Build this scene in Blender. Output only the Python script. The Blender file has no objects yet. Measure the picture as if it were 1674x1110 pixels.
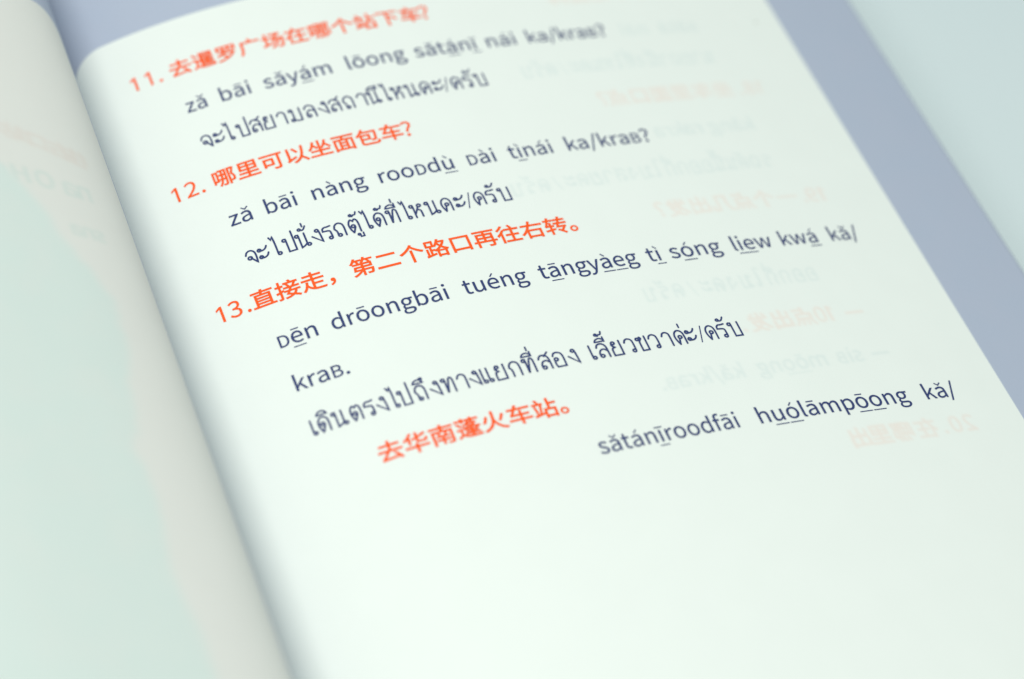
import bpy, math, json, unicodedata
import numpy as np
from mathutils import Matrix, Vector
from mathutils.geometry import tessellate_polygon

# ---------------------------------------------------------------- camera, world, lamps, exposure
S = 0.004                      # one page unit (the pitch of the red characters) is 4 mm
scn = bpy.context.scene
COL = scn.collection
cd = bpy.data.cameras.new('camera'); cam = bpy.data.objects.new('camera', cd); COL.objects.link(cam)
cd.sensor_width = 36; cd.lens = 85; cd.clip_start = 0.01; cd.clip_end = 20
Rc = Matrix(((0.9061897626652153, 0.11291233235323608, -0.40751799867406235), (-0.34915584810162514, 0.743443417720585, -0.5704227190289415), (0.2385588140840653, 0.6591985208194024, 0.7131248154231602)))
M4 = Rc.to_4x4(); M4.translation = Vector(((-38.959719702776255, -54.320963496203056, 64.62378483873559))) * S
cam.matrix_world = M4
cd.dof.use_dof = True; cd.dof.focus_distance = 92.9 * S; cd.dof.aperture_fstop = 8.2; cd.dof.aperture_blades = 0
scn.camera = cam

world = bpy.data.worlds.new('World'); scn.world = world; world.use_nodes = True
bg = world.node_tree.nodes['Background']
bg.inputs[0].default_value = (0.90, 1.0, 0.985, 1); bg.inputs[1].default_value = 0.55

def area(name, loc, target, size, energy, col):
    l = bpy.data.lights.new(name, 'AREA'); l.shape = 'RECTANGLE'; l.size, l.size_y = size
    l.energy = energy; l.color = col
    o = bpy.data.objects.new(name, l); COL.objects.link(o); o.location = loc
    o.rotation_euler = (Vector(target) - Vector(loc)).to_track_quat('-Z', 'Y').to_euler()
    return o
area('window_light', (-0.44, -0.12, 0.70), (0.02, 0, 0), (0.46, 0.5), 5.2, (1.0, 0.98, 0.925))
scn.view_settings.view_transform = 'Standard'; scn.view_settings.look = 'None'
scn.view_settings.exposure = 0; scn.view_settings.gamma = 1

# ---------------------------------------------------------------- helpers
def link(name, me, mat, parent=None, **props):
    o = bpy.data.objects.new(name, me); COL.objects.link(o)
    for m in (mat if isinstance(mat, list) else [mat]): me.materials.append(m)
    if parent: o.parent = parent
    for k, v in props.items(): o[k] = v
    return o

def mesh(verts, faces, smooth=False, uvs=None):
    me = bpy.data.meshes.new('m'); me.from_pydata([tuple(v) for v in verts], [], faces)
    if uvs is not None:
        l = me.uv_layers.new(name='page')
        for p in me.loops: l.data[p.index].uv = uvs[p.vertex_index]
    if smooth: me.polygons.foreach_set('use_smooth', [True] * len(me.polygons))
    me.update(); return me

# ---------------------------------------------------------------- the two curved page profiles (page units)
US = np.linspace(-8, 45, 1061)
TH = 0.9313326 * np.exp(-(US + 4) / 8.752555) - 0.08153 * (US - 15) / 20
du = US[1] - US[0]
RX = np.concatenate([[0], np.cumsum(np.cos((TH[1:] + TH[:-1]) / 2) * du)])
RZ = np.concatenate([[0], np.cumsum(np.sin((TH[1:] + TH[:-1]) / 2) * du)])
RX -= np.interp(15, US, RX); RZ -= np.interp(15, US, RZ)
TS = np.arange(-5.5, 60, .05)
PH = np.where(TS > 0, 110.5 + 52.5 * (1 - np.exp(-np.maximum(TS, 0) / 1.3)), 110.5 - 22 * (1 - np.exp(np.minimum(TS, 0) / 2)))
PH = np.radians(np.where(TS > 8, PH + (TS - 8) * 1.15, PH))
LX = np.concatenate([[0], np.cumsum((np.cos(PH[1:]) + np.cos(PH[:-1])) / 2 * .05)])
LZ = np.concatenate([[0], np.cumsum((np.sin(PH[1:]) + np.sin(PH[:-1])) / 2 * .05)])
LX += -14.19 - np.interp(0, TS, LX); LZ += -1.58 - np.interp(0, TS, LZ)

def right_pt(u, v, h=0.0):
    u = np.asarray(u, float); th = np.interp(u, US, TH)
    return np.stack([np.interp(u, US, RX) - np.sin(th) * h, 15 - np.asarray(v, float), np.interp(u, US, RZ) + np.cos(th) * h], -1) * S
def left_pt(t, v, h=0.0):
    t = np.asarray(t, float); ph = np.interp(t, TS, PH)
    return np.stack([np.interp(t, TS, LX) + np.sin(ph) * h, 15 - np.asarray(v, float), np.interp(t, TS, LZ) - np.cos(ph) * h], -1) * S

# ---------------------------------------------------------------- materials
def nd(nt, t, **kw):
    n = nt.nodes.new(t)
    for k, v in kw.items(): setattr(n, k, v)
    return n
def mth(nt, op, a, b=None, c=None, clamp=False):
    n = nd(nt, 'ShaderNodeMath', operation=op, use_clamp=clamp)
    for i, x in enumerate((a, b, c)):
        if x is None: continue
        if isinstance(x, (int, float)): n.inputs[i].default_value = x
        else: nt.links.new(x, n.inputs[i])
    return n.outputs[0]
def base(name, col, rough=.75, spec=.2):
    m = bpy.data.materials.new(name); m.use_nodes = True; nt = m.node_tree; b = nt.nodes['Principled BSDF']
    b.inputs['Base Color'].default_value = (*col, 1); b.inputs['Roughness'].default_value = rough
    b.inputs['Specular IOR Level'].default_value = spec
    return m, nt, b
def fibre_bump(nt, b, scale=2600, dist=.00002, strength=.6):
    tc = nd(nt, 'ShaderNodeTexCoord'); n = nd(nt, 'ShaderNodeTexNoise'); n.inputs['Scale'].default_value = scale
    n.inputs['Detail'].default_value = 6; nt.links.new(tc.outputs['Object'], n.inputs['Vector'])
    n2 = nd(nt, 'ShaderNodeTexNoise'); n2.inputs['Scale'].default_value = 45; n2.inputs['Detail'].default_value = 2
    nt.links.new(tc.outputs['Object'], n2.inputs['Vector'])
    h = mth(nt, 'ADD', n.outputs['Fac'], mth(nt, 'MULTIPLY', n2.outputs['Fac'], 22.0))
    bp = nd(nt, 'ShaderNodeBump'); bp.inputs['Distance'].default_value = dist; bp.inputs['Strength'].default_value = strength
    nt.links.new(h, bp.inputs['Height']); nt.links.new(bp.outputs[0], b.inputs['Normal'])
    return tc, n
def mixc(nt, fac, a, b, mode='MIX'):
    n = nd(nt, 'ShaderNodeMix', data_type='RGBA', blend_type=mode)
    if isinstance(fac, (int, float)): n.inputs[0].default_value = fac
    else: nt.links.new(fac, n.inputs[0])
    for i, x in ((6, a), (7, b)):
        if isinstance(x, tuple): n.inputs[i].default_value = (*x, 1)
        else: nt.links.new(x, n.inputs[i])
    return n.outputs[2]
def page_material(name, paper, border, u0, u1, v0, v1, r, ghosts=None):
    """paper with a printed border: a rounded panel left white inside a tinted edge"""
    m, nt, b = base(name, paper, .8, .15)
    tc, fib = fibre_bump(nt, b)
    uv = nd(nt, 'ShaderNodeUVMap', uv_map='page'); sx = nd(nt, 'ShaderNodeSeparateXYZ'); nt.links.new(uv.outputs[0], sx.inputs[0])
    qx = mth(nt, 'SUBTRACT', mth(nt, 'ABSOLUTE', mth(nt, 'SUBTRACT', sx.outputs[0], (u0 + u1) / 2)), (u1 - u0) / 2 - r)
    qy = mth(nt, 'SUBTRACT', mth(nt, 'ABSOLUTE', mth(nt, 'SUBTRACT', sx.outputs[1], (v0 + v1) / 2)), (v1 - v0) / 2 - r)
    ax, ay = mth(nt, 'MAXIMUM', qx, 0.0), mth(nt, 'MAXIMUM', qy, 0.0)
    ln = mth(nt, 'SQRT', mth(nt, 'ADD', mth(nt, 'MULTIPLY', ax, ax), mth(nt, 'MULTIPLY', ay, ay)))
    d = mth(nt, 'ADD', ln, mth(nt, 'SUBTRACT', mth(nt, 'MINIMUM', mth(nt, 'MAXIMUM', qx, qy), 0.0), r))
    fac = mth(nt, 'MULTIPLY_ADD', d, 30.0, 0.5, clamp=True)
    # slight mottling of the sheet and grain of the printed tint
    n = nd(nt, 'ShaderNodeTexNoise'); n.inputs['Scale'].default_value = 150; n.inputs['Detail'].default_value = 5
    nt.links.new(tc.outputs['Object'], n.inputs['Vector'])
    pap = mixc(nt, mth(nt, 'MULTIPLY', n.outputs['Fac'], .5), paper, tuple(c * .945 for c in paper))
    g = mth(nt, 'MULTIPLY_ADD', fib.outputs['Fac'], .5, .0, clamp=True)
    bor = mixc(nt, g, border, tuple(c * .90 for c in border))
    bor = mixc(nt, mth(nt, 'MULTIPLY', n.outputs['Fac'], .55), bor, (border[0] * 1.06, border[1] * .985, border[2] * .97))
    # sparse specks in the paper stock
    vo = nd(nt, 'ShaderNodeTexVoronoi'); vo.inputs['Scale'].default_value = 75; nt.links.new(tc.outputs['Object'], vo.inputs['Vector'])
    sc2 = nd(nt, 'ShaderNodeSeparateColor'); nt.links.new(vo.outputs['Color'], sc2.inputs[0])
    near = mth(nt, 'MULTIPLY', mth(nt, 'LESS_THAN', vo.outputs['Distance'], mth(nt, 'MULTIPLY', sc2.outputs[1], .035)), mth(nt, 'GREATER_THAN', sc2.outputs[0], .62))
    pap = mixc(nt, mth(nt, 'MULTIPLY', near, .5), pap, (0.45, 0.44, 0.38))
    if ghosts:
        img, (a0, a1, b0, b1), cols = ghosts
        cx = nd(nt, 'ShaderNodeCombineXYZ')
        nt.links.new(mth(nt, 'DIVIDE', mth(nt, 'SUBTRACT', sx.outputs[0], a0), a1 - a0), cx.inputs[0])
        nt.links.new(mth(nt, 'DIVIDE', mth(nt, 'SUBTRACT', b1, sx.outputs[1]), b1 - b0), cx.inputs[1])
        it = nd(nt, 'ShaderNodeTexImage', image=img, extension='EXTEND', interpolation='Cubic'); nt.links.new(cx.outputs[0], it.inputs[0])
        ch = nd(nt, 'ShaderNodeSeparateColor'); nt.links.new(it.outputs[0], ch.inputs[0])
        for i, c in enumerate(cols):
            # paper formation makes the show-through patchy
            pap = mixc(nt, mth(nt, 'MULTIPLY', ch.outputs[i], mth(nt, 'MULTIPLY_ADD', n.outputs['Fac'], .7, .6, clamp=True)), pap, c)
    nt.links.new(mixc(nt, fac, pap, bor), b.inputs['Base Color'])
    return m
PAPER = (0.782, 0.835, 0.802)
LAV = (0.41, 0.475, 0.59)
def ink(name, col, edge=.92):
    m, nt, b = base(name, col, .6, .25)
    tc = nd(nt, 'ShaderNodeTexCoord'); n = nd(nt, 'ShaderNodeTexNoise'); n.inputs['Scale'].default_value = 3500; n.inputs['Detail'].default_value = 3
    nt.links.new(tc.outputs['Object'], n.inputs['Vector'])
    f = mth(nt, 'MULTIPLY_ADD', n.outputs['Fac'], 2.2, -.75, clamp=True)
    nt.links.new(mixc(nt, f, tuple(min(1, c * 1.18 + .012) for c in col), tuple(c * .9 for c in col)), b.inputs['Base Color'])
    return m
RED = ink('red_orange_ink', (0.85, 0.09, 0.004)); NAVY = ink('navy_ink', (0.021, 0.038, 0.140))

# ---------------------------------------------------------------- letter outlines
# glyph outlines: character, advance, contours as relative steps (1050 to the em)
GLYPHS = '''
.292|146 -14 22 4 19 9 15 16 10 20 3 24 -3 24 -10 21 -15 15 -19 10 -22 3 -22 -3 -19 -10 -15 -15 -10 -21 -3 -24 3 -24 10 -20 15 -16 19 -9
/412|12 -188 70 0 314 1022 -69 0
0583|292 -14 81 16 66 48 50 80 32 113 11 145 -11 143 -32 111 -50 79 -66 47 -81 16 -81 -16 -67 -47 -50 -79 -31 -111 -10 -143 10 -145 31 -113 50 -80 67 -48;292 64 -49 12 -40 37 -31 63 -20 91 -7 121 7 119 20 90 31 63 40 36 49 12 49 -12 40 -36 31 -63 20 -90 7 -119 -7 -121 -20 -91 -31 -63 -40 -37
1583|92 0 423 0 0 80 -155 0 0 690 -73 0 -86 -37 -74 -18 0 -61 138 0 0 -574 -173 0
2583|46 0 484 0 0 83 -237 0 -102 -7 101 101 84 98 63 96 41 94 14 93 -10 76 -30 62 -47 47 -62 30 -76 11 -55 -6 -49 -14 -44 -24 -41 -31 -38 -38 56 -54 56 53 32 19 35 13 36 4 52 -7 40 -21 28 -33 17 -42 5 -49 -13 -83 -41 -89 -70 -97 -99 -108 -130 -120
3583|276 -14 79 10 68 28 54 45 35 61 12 76 -8 59 -23 49 -35 40 -45 29 -52 18 0 6 46 21 38 29 28 37 19 45 6 52 -11 67 -31 54 -47 39 -62 24 -74 9 -51 -5 -46 -12 -42 -20 -75 -55 51 -61 58 46 66 25 36 4 45 -6 36 -16 27 -25 16 -34 6 -41 -7 -47 -22 -41 -40 -31 -61 -21 -83 -7 0 -74 93 -7 68 -20 46 -32 25 -43 7 -52 -7 -49 -21 -39 -33 -30 -43 -18 -52 -7 -49 5 -43 13 -37 19 -61 51 -50 -62 34 -32 40 -29 49 -23 57 -16
4583|357 0 90 0 0 212 103 0 0 77 -103 0 0 481 -106 0 -320 -495 0 -63 336 0;357 289 -236 0 175 262 62 114 4 0 -5 -114
5583|275 -14 76 12 69 33 56 54 37 73 14 92 -12 91 -33 69 -50 48 -64 29 -73 9 -50 -5 -65 -26 20 223 289 0 0 82 -373 0 -26 -359 52 -33 49 29 50 14 29 2 54 -7 44 -23 33 -36 21 -49 8 -60 -9 -62 -23 -51 -35 -37 -45 -24 -52 -8 -50 5 -43 12 -37 19 -59 49 -49 -63 75 -58 48 -23 57 -15
6583|316 -14 69 12 61 33 48 53 32 69 12 83 -10 88 -28 67 -45 48 -59 29 -72 10 -37 -4 -37 -12 -36 -19 -34 -26 -31 -31 12 124 29 91 43 60 53 34 62 10 54 -11 48 -28 20 -20 54 59 -59 48 -36 16 -40 11 -46 4 -86 -15 -78 -45 -63 -80 -42 -117 -15 -159 12 -138 36 -106 55 -77 71 -45;151 309 31 37 33 28 32 19 31 10 30 4 50 -8 39 -22 28 -36 16 -47 5 -58 -6 -58 -18 -48 -28 -37 -36 -23 -42 -8 -53 10 -44 31 -33 50 -23 69
7583|208 0 100 0 11 168 22 146 39 134 62 130 92 134 0 58 -483 0 0 -82 374 0 -79 -124 -59 -125 -40 -131 -26 -144
8583|294 -14 80 10 67 28 50 43 32 54 12 64 -7 58 -19 48 -29 39 -35 32 -40 26 0 5 56 57 23 39 17 43 6 47 -9 66 -27 56 -44 43 -58 28 -73 10 -68 -10 -58 -26 -45 -41 -29 -54 -11 -65 6 -46 15 -40 22 -35 61 -61 -42 -26 -38 -35 -31 -43 -22 -51 -8 -58 12 -67 34 -56 52 -44 68 -28;347 418 -101 48 -39 32 -25 39 -10 49 6 42 17 34 26 26 34 16 40 6 45 -7 36 -19 27 -29 17 -38 5 -43 -12 -66 -16 -32;295 58 -52 7 -45 19 -34 30 -23 39 -8 47 5 42 15 39 22 36 30 31 34 26 119 -55 45 -33 30 -43 10 -55 -7 -43 -19 -36 -31 -27 -41 -18
9583|247 -14 84 15 76 47 62 83 42 122 15 165 -13 132 -35 102 -56 73 -71 44 -84 15 -69 -12 -61 -33 -48 -52 -31 -70 -12 -83 10 -86 28 -68 44 -49 59 -29 71 -10 39 4 38 13 36 19 65 58 -13 -125 -29 -91 -42 -60 -51 -34 -57 -10 -58 10 -27 12 -46 37 -52 -60 60 -47 37 -17 41 -11;435 466 -32 -39 -32 -29 -33 -19 -32 -12 -32 -4 -49 8 -39 23 -27 35 -17 47 -5 58 6 59 18 48 28 37 37 23 42 8 54 -10 44 -30 34 -49 23 -67
?498|187 232 85 0 10 88 42 73 53 67 46 70 19 83 -9 64 -26 52 -41 39 -54 24 -66 8 -49 -4 -45 -14 -40 -20 -67 -58 55 -51 48 42 27 14 60 12 41 -6 32 -16 23 -25 13 -31 5 -36 -20 -69 -96 -131 -39 -78;232 -14 22 4 20 9 15 16 10 20 4 24 -4 24 -10 21 -15 15 -20 10 -22 3 -22 -3 -19 -10 -14 -15 -10 -21 -3 -24 3 -24 10 -20 14 -16 19 -9
A639|4 0 98 0 74 235 57 0 225 0 74 -235 102 0 -261 770 -108 0;201 312 114 379 4 0 115 -379
B690|106 0 245 0 96 9 81 27 62 45 39 63 14 82 -8 58 -21 47 -33 36 -43 27 -52 16 0 5 40 19 31 28 23 35 14 40 5 45 -13 72 -36 53 -56 36 -73 20 -87 7 -228 0;203 443 0 250 184 -4 51 -13 36 -24 22 -35 7 -48 -6 -43 -21 -35 -36 -26 -53 -16 -70 -6;203 78 0 290 134 0 74 -6 59 -16 42 -27 26 -39 9 -51 -9 -56 -27 -42 -43 -30 -58 -18 -73 -5
C670|396 -14 57 5 52 14 47 22 42 31 38 39 -53 62 -63 -55 -35 -18 -39 -11 -42 -4 -81 15 -67 41 -49 65 -31 88 -11 108 11 106 32 86 51 64 67 41 81 14 38 -4 35 -10 31 -15 54 -44 52 63 -66 55 -43 21 -48 14 -54 5 -110 -18 -94 -51 -73 -82 -47 -111 -17 -138 16 -137 47 -111 71 -82 92 -50
D723|106 0 197 0 126 17 100 49 72 80 45 108 15 134 -15 134 -45 106 -73 78 -101 48 -129 16 -192 0;203 80 0 611 87 0 98 -13 76 -37 54 -62 32 -85 11 -106 -11 -107 -32 -86 -54 -63 -76 -39 -98 -13
E619|106 0 455 0 0 83 -358 0 0 280 292 0 0 17 0 66 -292 0 0 242 346 0 0 82 -443 0
H765|106 0 97 0 0 363 72 0 287 0 0 -363 98 0 0 770 -98 0 0 -323 -359 0 0 323 -97 0
N759|106 0 91 0 0 453 -10 192 86 -159 281 -486 99 0 0 770 -92 0 1 -449 13 -195 -6 0 -83 159 -281 485 -99 0
O779|390 -14 108 18 91 52 69 84 45 111 15 137 -15 136 -45 110 -69 81 -91 51 -108 18 -109 -18 -91 -51 -69 -81 -44 -110 -16 -136 16 -137 44 -111 69 -84 91 -52;390 71 -77 15 -64 41 -48 66 -30 88 -10 107 10 106 30 86 48 64 64 41 77 14 77 -14 63 -41 48 -64 30 -86 11 -106 -11 -107 -30 -88 -48 -66 -63 -41
a591|228 -14 41 5 40 11 38 18 70 48 12 -68 78 0 0 351 -7 79 -22 65 -38 48 -56 31 -74 11 -54 -4 -95 -30 -75 -40 37 -67 61 35 71 23 39 3 48 -8 34 -21 21 -32 12 -39 3 -44 -130 -20 -98 -31 -69 -41 -40 -54 -13 -67 8 -56 23 -45 35 -33 46 -21;255 64 -32 3 -28 10 -21 17 -15 26 -5 34 9 41 27 35 48 29 73 22 101 16 0 -158 -64 -48 -30 -15
b649|348 -14 75 14 68 38 55 63 36 86 14 107 -10 98 -28 81 -46 60 -63 39 -80 13 -39 -4 -73 -29 -68 -47 4 331 -96 0 0 -836 76 0 9 59 4 0 31 -25 65 -35;332 67 -51 8 -28 11 -60 40 0 300 63 50 30 15 59 13 57 -10 43 -28 29 -44 17 -58 5 -71 -8 -77 -23 -63 -35 -47 -45 -29
c536|321 -14 80 13 38 15 67 44 -42 65 -47 -34 -56 -20 -31 -3 -59 10 -49 29 -37 46 -23 61 -9 73 9 73 25 61 38 46 49 29 59 10 50 -9 22 -10 41 -30 49 63 -54 39 -33 15 -37 10 -42 3 -85 -13 -75 -38 -60 -61 -40 -84 -14 -104 13 -104 37 -83 57 -61 74 -38
d651|291 -14 40 5 38 11 35 18 60 47 12 -67 79 0 0 836 -97 0 0 -219 5 -98 -59 41 -64 22 -37 3 -76 -13 -68 -39 -54 -63 -36 -83 -13 -102 10 -104 31 -83 49 -61 66 -38;312 67 -55 10 -44 28 -32 44 -20 61 -7 76 9 72 23 61 36 46 45 29 52 10 56 -8 27 -12 56 -40 0 -299 -57 -50 -29 -16
e582|328 -14 84 11 38 13 65 34 -34 64 -53 -28 -58 -15 -32 -2 -60 9 -51 26 -40 42 -26 55 -12 68 385 0 4 54 -10 91 -28 74 -47 56 -63 35 -80 12 -77 -13 -69 -39 -57 -62 -38 -84 -14 -102 13 -104 39 -83 59 -61 75 -38;148 331 14 62 25 49 36 37 42 22 47 7 49 -7 39 -22 30 -36 18 -49 6 -63
f341|35 493 77 0 0 -493 96 0 0 493 121 0 0 77 -121 0 3 131 10 31 16 23 22 13 42 4 52 -15 21 75 -54 15 -42 3 -60 -9 -47 -24 -33 -39 -19 -52 -7 -64 0 -92 -77 -5
g592|289 -263 98 11 80 28 60 44 38 54 13 61 -8 50 -24 38 -40 27 -56 15 -183 5 -40 3 -28 9 -19 13 -10 17 -1 38 13 28 22 23 67 -19 84 8 57 25 45 42 29 55 11 67 -9 55 -9 24 -28 39 116 0 0 73 -198 0 -44 12 -37 3 -66 -9 -59 -27 -46 -42 -31 -57 -11 -69 4 -39 11 -36 17 -31 42 -51 -35 -33 -24 -46 -4 -27 10 -48 11 -18 31 -28 0 -5 -30 -21 -40 -51 -11 -28 -3 -29 11 -54 31 -42 50 -31 65 -19;288 246 -38 6 -33 18 -26 28 -18 37 -6 46 6 46 17 38 27 27 33 17 38 6 39 -6 33 -17 26 -27 18 -38 6 -46 -7 -46 -17 -37 -27 -28 -33 -18;303 -196 -58 4 -45 13 -34 21 -21 28 -7 33 2 20 17 40 17 19 21 18 61 -8 153 -3 32 -7 23 -14 14 -21 5 -28 -8 -34 -24 -32 -37 -26 -50 -17
h638|97 0 96 0 0 414 63 56 29 17 30 11 34 3 40 -6 30 -17 22 -29 12 -43 4 -57 0 -349 96 0 0 361 -7 79 -20 63 -35 45 -49 28 -64 9 -44 -5 -41 -13 -37 -21 -67 -57 4 347 -96 0
i289|97 0 96 0 0 570 -96 0;145 688 21 3 31 22 12 39 -12 38 -31 21 -21 3 -39 -11 -21 -30 -3 -21 11 -39 31 -22
k580|97 0 94 0 0 150 107 125 167 -275 104 0 -215 340 190 230 -107 0 -246 -300 0 566 -94 0
l298|197 -14 56 9 -14 73 -19 -2 -16 6 -11 35 0 729 -96 0 0 -723 3 -44 12 -35 19 -26 29 -16
m973|97 0 96 0 0 414 60 56 29 17 54 14 39 -6 30 -17 21 -29 12 -43 4 -57 0 -349 96 0 0 414 61 56 28 17 55 14 39 -6 29 -17 21 -29 13 -43 4 -57 0 -349 95 0 0 361 -6 79 -21 63 -34 45 -48 28 -63 9 -41 -5 -39 -15 -37 -23 -72 -66 -17 37 -23 30 -31 23 -38 14 -49 5 -39 -5 -38 -14 -35 -21 -67 -58 -10 83 -78 0
n641|97 0 96 0 0 414 63 56 29 17 30 11 34 3 40 -6 30 -17 22 -29 12 -43 4 -57 0 -349 96 0 0 361 -7 79 -20 63 -35 45 -49 28 -64 9 -44 -5 -41 -14 -38 -21 -70 -58 -10 83 -78 0
o637|318 -14 81 13 72 38 58 61 39 83 14 104 -14 104 -39 84 -58 61 -72 38 -81 13 -81 -13 -72 -38 -58 -61 -38 -84 -14 -104 14 -104 38 -83 58 -61 72 -38;318 66 -55 10 -45 29 -35 46 -22 61 -8 73 8 73 22 61 35 46 45 29 55 10 55 -10 46 -29 35 -46 22 -61 8 -73 -8 -73 -22 -61 -35 -46 -46 -29
p651|97 -241 96 0 -3 294 31 -24 64 -32 63 -11 75 14 68 38 55 63 36 86 14 107 -10 98 -28 81 -46 60 -63 39 -80 13 -40 -4 -75 -30 -67 -47 -12 66 -78 0;332 67 -51 8 -28 11 -60 40 0 300 64 50 30 15 58 13 57 -10 43 -28 29 -44 17 -58 5 -71 -8 -77 -23 -63 -35 -47 -45 -29
q651|458 -241 97 0 0 811 -77 0 -12 -53 -60 43 -65 22 -38 3 -76 -13 -68 -39 -54 -63 -36 -83 -13 -102 10 -104 31 -83 49 -61 66 -38 79 -13 39 4 72 29 61 47 -5 -104;312 67 -55 10 -44 28 -32 44 -20 61 -7 76 9 72 23 61 36 46 45 29 52 10 56 -8 27 -12 56 -40 0 -299 -57 -50 -29 -16
r408|97 0 96 0 0 367 25 50 28 38 30 25 31 14 42 5 43 -10 18 83 -22 9 -39 4 -37 -5 -36 -16 -33 -25 -30 -32 -26 -41 -12 104 -78 0
s492|246 -14 73 9 58 24 42 37 25 46 9 53 -10 57 -27 42 -40 31 -47 24 -121 50 -27 18 -18 22 -6 29 4 25 12 23 21 18 30 12 68 2 52 -18 48 -30 46 60 -60 38 -36 14 -80 13 -69 -8 -55 -23 -40 -35 -24 -44 -9 -52 10 -52 26 -39 37 -31 166 -74 30 -20 20 -26 7 -31 -4 -28 -13 -25 -23 -19 -31 -13 -41 -4 -75 12 -33 14 -61 42 -46 -64 74 -47 44 -17 46 -11
t396|275 -14 44 5 62 16 -19 73 -52 -15 -47 4 -25 14 -17 22 -9 30 -3 38 0 320 155 0 0 77 -155 0 0 161 -80 0 -10 -161 -91 -5 0 -72 85 0 0 -317 6 -63 17 -53 30 -40 46 -25
u638|264 -14 44 5 40 14 37 21 67 63 10 -89 80 0 0 570 -96 0 0 -404 -61 -63 -29 -19 -31 -11 -33 -4 -40 6 -30 17 -21 30 -12 42 -4 57 0 349 -97 0 0 -361 7 -79 20 -62 35 -45 49 -28
v547|220 0 112 0 202 570 -95 0 -161 -492 -5 0 -160 492 -99 0
w842|187 0 111 0 121 472 4 0 121 -472 117 0 154 570 -92 0 -83 -329 -35 -159 -5 0 -129 488 -94 0 -89 -329 -38 -159 -5 0 -34 159 -85 329 -98 0
y547|106 -246 62 10 51 28 41 42 33 54 26 64 215 618 -94 0 -103 -316 -46 -162 -5 0 -173 478 -99 0 229 -571 -29 -83 -21 -34 -25 -26 -30 -17 -36 -6 -44 9 -19 -76
z499|37 0 431 0 0 78 -310 0 301 441 0 51 -390 0 0 -77 268 0 -300 -442
—939|48 263 842 0 0 65 -842 0
。1050|204 256 -50 -8 -44 -22 -35 -35 -23 -44 -8 -50 8 -51 23 -45 35 -34 44 -23 50 -8 51 8 44 23 35 34 22 45 8 51 -8 50 -22 44 -35 35 -44 22;204 -11 -33 6 -30 15 -23 23 -15 30 -5 34 5 33 15 29 23 23 30 15 33 6 34 -6 29 -15 23 -23 16 -29 5 -33 -5 -34 -16 -30 -23 -23 -29 -15
一1050|46 453 0 -86 962 0 0 86
下1050|58 805 0 -79 405 0 0 -809 83 0 0 557 220 -130 115 -81 56 71 -133 87 -164 92 -79 41 -15 -17 0 189 448 0 0 79
个1050|483 574 0 -657 82 0 0 657;532 883 -73 -102 -90 -95 -103 -85 -112 -73 -117 -60 26 -27 33 -45 96 52 92 62 88 70 81 78 73 84 84 -92 85 -78 85 -67 89 -58 91 -52 20 31 38 40 -96 50 -92 57 -89 66 -86 76 -83 90 30 46
二1050|148 732 0 -85 755 0 0 85;60 109 0 -88 933 0 0 88
以1050|393 748 107 -155 51 -96 71 42 -53 93 -109 153;799 841 -21 -256 -45 -211 -77 -169 -120 -131 -173 -96 60 -68 81 41 70 46 61 52 53 58 44 64 144 -158 69 -94 70 52 -82 102 -163 169 37 95 29 107 21 119 26 275;148 21 54 36 62 33 254 124 -21 74 -245 -115 0 628 -84 0 0 -619 -4 -27 -12 -24 -15 -19 -32 -26
再1050|166 642 0 -398 -124 0 0 -74 124 0 0 -256 78 0 0 256 562 0 -4 -172 -23 -9 -155 2 29 -76 160 7 42 16 13 12 14 37 1 183 128 0 0 74 -128 0 0 398 -322 0 0 103 411 0 0 73 -891 0 0 -73 400 0 0 -103;806 244 -245 0 0 130 245 0;244 244 0 130 237 0 0 -130;806 443 -245 0 0 126 245 0;244 443 0 126 237 0 0 -126
几1050|267 822 -4 -428 -16 -111 -37 -111 -64 -105 -100 -94 60 -59 107 102 70 118 41 124 20 124 5 363 333 0 0 -674 3 -53 11 -38 19 -24 30 -13 158 -4 43 8 30 25 19 46 12 68 7 94 -47 18 -29 18 -7 -138 -6 -37 -11 -19 -16 -5 -99 0 -25 5 -7 10 -3 38 0 752
出1050|109 358 0 -380 746 0 0 -60 85 0 0 440 -85 0 0 -301 -289 0 0 367 332 0 0 364 -85 0 0 -287 -247 0 0 380 -86 0 0 -380 -241 0 0 286 -81 0 0 -363 322 0 0 -367 -284 0 0 301
包1050|318 888 -42 -85 -50 -81 -58 -75 -64 -67 -67 -57 65 -58 76 71 107 130 551 0 -12 -269 -8 -79 -9 -51 -11 -25 -12 -10 -14 -3 -116 2 13 -28 9 -46 122 0 44 13 24 22 15 34 12 62 17 231 8 222 -585 0 64 123;283 486 276 0 0 -171 -276 0;205 557 0 -472 6 -61 22 -42 40 -26 61 -14 485 -4 73 5 51 18 33 33 21 51 12 72 -76 29 -8 -56 -11 -39 -20 -23 -31 -12 -448 -3 -57 2 -38 6 -23 14 -11 20 -3 30 0 160 353 0 0 312
华1050|557 868 0 -209 -182 -54 29 -62 153 42 3 -136 13 -32 23 -20 37 -10 238 -4 44 5 31 15 21 29 13 44 7 63 -70 30 -8 -83 -10 -21 -14 -10 -217 -1 -16 3 -10 7 -5 12 -1 134 207 80 116 62 -60 60 -91 -53 -172 -74 0 183;341 884 -45 -67 -55 -66 -60 -60 -65 -54 -68 -46 59 -58 127 105 0 -284 79 0 0 366 65 82 37 56;55 233 0 -76 428 0 0 -241 83 0 0 241 431 0 0 76 -431 0 0 123 -83 0 0 -123
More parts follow.
